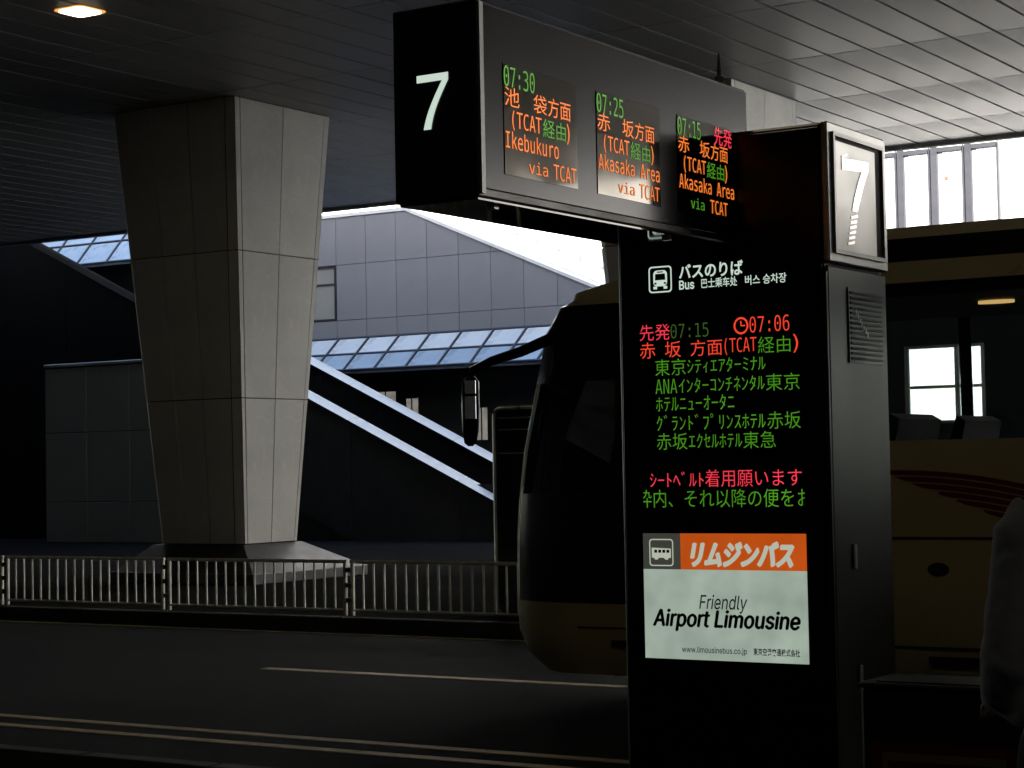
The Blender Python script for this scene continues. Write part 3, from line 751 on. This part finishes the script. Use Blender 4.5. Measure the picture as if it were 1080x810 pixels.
# ------------------------------------------------------------------ departure sign reaching out from the pylon
SX0, SX1, SY0, SY1, SZ0, SZ1 = -4.072, -3.708, 5.62, 7.74, 2.745, 3.432
ds = thing('departure_sign', (-3.89, 6.7, SZ0), 'long overhead departure sign numbered 7 with three LED screens', 'sign')
box('housing', (SX0, SX1-.008, SY0, SY1, SZ0, SZ1), 'sign_black', ds, b=.006)
fa = box('face', (SX1-.0075, SX1, SY0+.035, SY1-.005, SZ0+.03, SZ1-.012), 'sign_face', ds, b=.002)
box('edge_strip', (SX1-.0075, SX1+.004, SY0+.006, SY0+.030, SZ0+.01, SZ1-.008), 'sign_edge', ds)
def seven(a0, a1, z0, z1, n=10):
    wd, ht = a1-a0, z1-z0; L_, R_ = [], []
    for q in range(n+1):
        t = q/n                                                     # down the curved stem
        R_.append((a0+wd*(1-.56*math.sin(t*1.35)/math.sin(1.35)), z1-ht*(.135+.865*t)))
        L_.append((a0+wd*(.80-.60*math.sin(t*1.25)/math.sin(1.25)+.0*t), z1-ht*(.135+.865*t)))
    return [(a0, z1), (a1, z1)]+R_+L_[::-1]+[(a0, z1-ht*.135)]
part('numeral', MB().add([(a, SY0-.003, z) for a, z in seven(-3.966, -3.832, 2.996, 3.190)], [tuple(range(25))]), 'sign_white', ds)
for y in (5.80, 7.1): box('bolt', (-3.80, -3.77, y, y+.03, SZ0-.02, SZ0-.0085), 'latch', ds)
box('underside', (SX0+.012, SX1-.02, SY0+.015, SY1-.16, SZ0-.008, SZ0-.001), 'gloss_black', ds)
an = part('antenna', MB().tube([(-3.74, 7.54, SZ1), (-3.74, 7.54, SZ1+.03), (-3.74, 7.54, SZ1+.035), (-3.74, 7.54, SZ1+.13)], .024, 8, .004), 'sign_black', ds)
SP = ('X', SX1)
for k, (dy, rows_) in enumerate(((0, ('07:30', None, '池', '袋', ('Ikebukuro', 5.780, 6.138), True)),
                                 (.648, ('07:25', None, '赤', '坂', ('Akasaka Area', 5.780, 6.265), True)),
                                 (1.302, ('07:15', '先発', '赤', '坂', ('Akasaka Area', 5.780, 6.280), False)))):
    sc_ = box('screen', (SX1+.0002, SX1+.003, 5.776+dy, 6.276+dy, 2.838, 3.232), 'screen', ds)
    P_ = ('X', SX1+.002)
    def S_(s, a0, a1, z0, z1, m): text('led_text', s, a0+dy, a1+dy, z0, z1, P_, m, sc_)
    OR = 'led_orange'
    S_(rows_[0], 5.775, 5.980, 3.150, 3.224, G_)
    if rows_[1]: S_(rows_[1], 6.105, 6.270, 3.150, 3.228, PK)
    S_(rows_[2], 5.778, 5.875, 3.082, 3.150, OR); S_(rows_[3], 5.97, 6.06, 3.082, 3.150, OR); S_('方面', 6.07, 6.228, 3.082, 3.152, OR)
    S_('(TCAT', 5.825, 6.022, 3.000, 3.070, OR); S_('経由', 6.032, 6.190, 3.002, 3.070, G_); S_(')', 6.198, 6.218, 2.996, 3.072, OR)
    S_(rows_[4][0], rows_[4][1], rows_[4][2], 2.932, 2.994, OR)
    S_('via', 5.880 if rows_[1] else 5.932, 6.0 if rows_[1] else 6.06, 2.858, 2.904, OR if rows_[5] else G_)
    S_('TCAT', 6.055 if rows_[1] else 6.10, 6.215 if rows_[1] else 6.262, 2.854, 2.912, OR)

# ------------------------------------------------------------------ low dark bin with a red-bordered notice
bn = thing('waste_bin', (-2.66, 7.06, .15), 'low dark box with red bordered notice between pylon and person', 'bin')
box('body', (-2.90, -2.22, 6.90, 7.24, .15, .965), 'bin_body', bn, b=.012)
box('lid', (-2.91, -2.21, 6.89, 7.25, .967, .985), 'bin_recess', bn, b=.006)
box('opening', (-2.85, -2.36, 6.94, 7.20, .9855, .990), 'bin_recess', bn)
no = box('notice', (-2.86, -2.30, 6.893, 6.899, .30, .77), 'notice_red', bn)
box('notice_sheet', (-2.815, -2.345, 6.889, 6.892, .345, .735), 'notice_cream', no)
box('notice_sheet', (-2.79, -2.37, 6.886, 6.8885, .50, .705), 'notice_red', no)

# ------------------------------------------------------------------ person at the right edge
ps = thing('person', (-1.64, 5.47, .15), 'person in pale blue shirt and black trousers at right edge', 'person')
ang = YAW
def W(l, f, z):
    """l: to the person's right, f: forward, z above pavement; the person faces away from the photographer"""
    return (-1.64+l*math.cos(ang)-f*math.sin(ang), 5.47+l*math.sin(ang)+f*math.cos(ang), .15+z)
def skin_obj(nm, verts, edges, m, root, sub=2, rough=0):
    me = bpy.data.meshes.new(nm); c = WLOC[ps.name]
    me.from_pydata([(Vector(W(*v[0]))-c)[:] for v in verts], edges, [])
    o = bpy.data.objects.new(nm, me); col.objects.link(o)
    md = o.modifiers.new('skin', 'SKIN'); md.use_smooth_shade = True
    if not me.skin_vertices: me.skin_vertices.new()
    for i, v in enumerate(verts):
        sv_ = me.skin_vertices[0].data[i]; sv_.radius = v[1] if isinstance(v[1], tuple) else (v[1], v[1]); sv_.use_root = (i == root)
    s2 = o.modifiers.new('sub', 'SUBSURF'); s2.levels = s2.render_levels = sub
    if rough:
        tx = bpy.data.textures.new(nm, 'CLOUDS'); tx.noise_scale = .11
        dsp = o.modifiers.new('folds', 'DISPLACE'); dsp.texture = tx; dsp.strength = rough; dsp.mid_level = .5
    dg = bpy.context.evaluated_depsgraph_get()
    me2 = bpy.data.meshes.new_from_object(o.evaluated_get(dg)); bpy.data.objects.remove(o)
    me2.materials.clear(); me2.materials.append(MATS[m])
    for p in me2.polygons: p.use_smooth = True; p.material_index = 0
    o2 = bpy.data.objects.new(nm, me2); link(o2, ps); WLOC[o2.name] = WLOC[ps.name].copy(); return o2
V, Eg = [], []
def node(l, f, z, r, prev=None):
    V.append(((l, f, z), r)); i = len(V)-1   # skeleton joint with its radius
    if prev is not None: Eg.append((prev, i))
    return i
pel = node(0, 0, .96, .13); ab = node(0, .01, 1.12, .12, pel); ch = node(0, 0, 1.34, .14, ab); nk0 = node(0, -.01, 1.52, .065, ch); nk = node(0, .01, 1.60, .055, nk0)
h1 = node(0, .02, 1.67, .075, nk); h2 = node(0, .02, 1.77, .095, h1); h3 = node(0, .0, 1.83, .06, h2); node(0, .125, 1.715, .012, h1)
for s in (-1, 1):
    sh = node(s*.165, -.01, 1.45, .05, ch); el = node(s*.205, -.02, 1.10, .040, sh); wr = node(s*.185, .19, .98, .027, el); pa = node(s*.17, .26, .96, .032, wr)
    for q, ln in ((-1.5, .07), (-.5, .08), (.5, .075), (1.5, .06)):
        a = node(s*.17+q*.018, .31, .945, .009, pa); b = node(s*.17+q*.018, .31+ln*.5, .925, .008, a); node(s*.17+q*.017, .31+ln*.7, .895, .007, b)
    a = node(s*.135, .25, .95, .010, wr); node(s*.115, .30, .935, .009, a)
    hp = node(s*.10, 0, .90, .09, pel); kn = node(s*.11, .01, .50, .06, hp); ak = node(s*.12, -.03, .09, .04, kn); node(s*.13, .14, .035, .035, ak)
skin_obj('body', V, Eg, 'skin', 0, 1)
def loft_obj(nm, chains, m, vox=.011, fold=.0, fscale=.1):
    """clothing: elliptical rings lofted and fused into one skin"""
    mb = MB()
    for ch_ in chains:
        rings = []
        for q, (c, rx, ry, nrm) in enumerate(ch_):
            nv = Vector(nrm).normalized(); ax = Vector((1, 0, 0)); ax = (ax-nv*ax.dot(nv)).normalized(); bx_ = nv.cross(ax)
            rings.append([tuple(Vector(c)+ax*rx*math.cos(R(15*k))+bx_*ry*math.sin(R(15*k))) for k in range(24)])
        n0 = len(rings)
        mb.add([W(*p) for r_ in rings for p in r_], [(a*24+k, a*24+(k+1) % 24, (a+1)*24+(k+1) % 24, (a+1)*24+k) for a in range(n0-1) for k in range(24)]+[tuple(range(23, -1, -1)), tuple(range((n0-1)*24, n0*24))])
    o = bpy.data.objects.new(nm, mb.mesh(nm, WLOC[ps.name])); col.objects.link(o)
    rm = o.modifiers.new('fuse', 'REMESH'); rm.mode = 'VOXEL'; rm.voxel_size = vox
    sm_ = o.modifiers.new('smooth', 'SMOOTH'); sm_.iterations = 6; sm_.factor = .5
    if fold:
        tx = bpy.data.textures.new(nm, 'CLOUDS'); tx.noise_scale = fscale; tx.noise_depth = 1
        dsp = o.modifiers.new('folds', 'DISPLACE'); dsp.texture = tx; dsp.strength = fold; dsp.mid_level = .5
        t2 = bpy.data.textures.new(nm+'_creases', 'MARBLE'); t2.noise_scale = .055; t2.turbulence = 6; t2.noise_depth = 1
        d2 = o.modifiers.new('creases', 'DISPLACE'); d2.texture = t2; d2.strength = .008; d2.mid_level = .5
        s3 = o.modifiers.new('soften', 'SMOOTH'); s3.iterations = 3
    dg = bpy.context.evaluated_depsgraph_get()
    me2 = bpy.data.meshes.new_from_object(o.evaluated_get(dg)); bpy.data.objects.remove(o)
    me2.materials.clear(); me2.materials.append(MATS[m])
    for p in me2.polygons: p.use_smooth = True; p.material_index = 0
    o2 = bpy.data.objects.new(nm, me2); link(o2, ps); WLOC[o2.name] = WLOC[ps.name].copy(); return o2
UP = (0, 0, 1)
torso = [((0, 0, z), a, b, UP) for z, a, b in ((.915, .185, .13), (.94, .215, .155), (1.0, .225, .165), (1.15, .20, .145), (1.35, .205, .14), (1.47, .19, .12), (1.535, .14, .095), (1.575, .095, .075), (1.60, .07, .068))]
sleeves = []
for s in (-1, 1):
    sleeves.append([((s*.13, -.01, 1.50), .07, .07, (s*.9, 0, -.5)), ((s*.168, -.015, 1.44), .078, .08, (s*.5, 0, -.9)), ((s*.182, -.02, 1.33), .068, .072, (s*.15, 0, -1)), ((s*.20, -.03, 1.20), .072, .075, (s*.15, 0, -1)),
                    ((s*.208, -.03, 1.09), .078, .078, (0, .1, -1)), ((s*.205, .02, 1.01), .072, .07, (0, .7, -.7)), ((s*.195, .11, .985), .06, .06, (0, 1, -.2))])
loft_obj('shirt', [torso]+sleeves, 'shirt', fold=.012, fscale=.2)
V, Eg = [], []
a = node(0, 0, .97, (.185, .14)); b = node(0, 0, .88, (.19, .145), a)
for s in (-1, 1):
    hp = node(s*.10, 0, .78, .105, b); kn = node(s*.112, .01, .48, .083, hp); node(s*.122, -.02, .10, .068, kn)
skin_obj('trousers', V, Eg, 'trousers', 0, 2)
loft_obj('hair', [[((0, f, z), a, b, UP) for z, f, a, b in ((1.65, -.05, .055, .04), (1.69, -.042, .082, .068), (1.75, -.025, .098, .095), (1.81, -.015, .098, .105), (1.86, -.01, .075, .085), (1.885, -.01, .04, .045))]], 'hair', vox=.012)
for s in (-1, 1):
    V, Eg = [], []
    a = node(s*.12, -.06, .045, .045); b = node(s*.125, .06, .042, .044, a); node(s*.135, .19, .032, .032, b)
    skin_obj('shoe', V, Eg, 'shoe', 0, 2)
    e_ = MB().tube([W(s*.034, .108, 1.745), W(s*.034, .118, 1.745)], .012, 8); part('eye', e_, 'ink', ps)
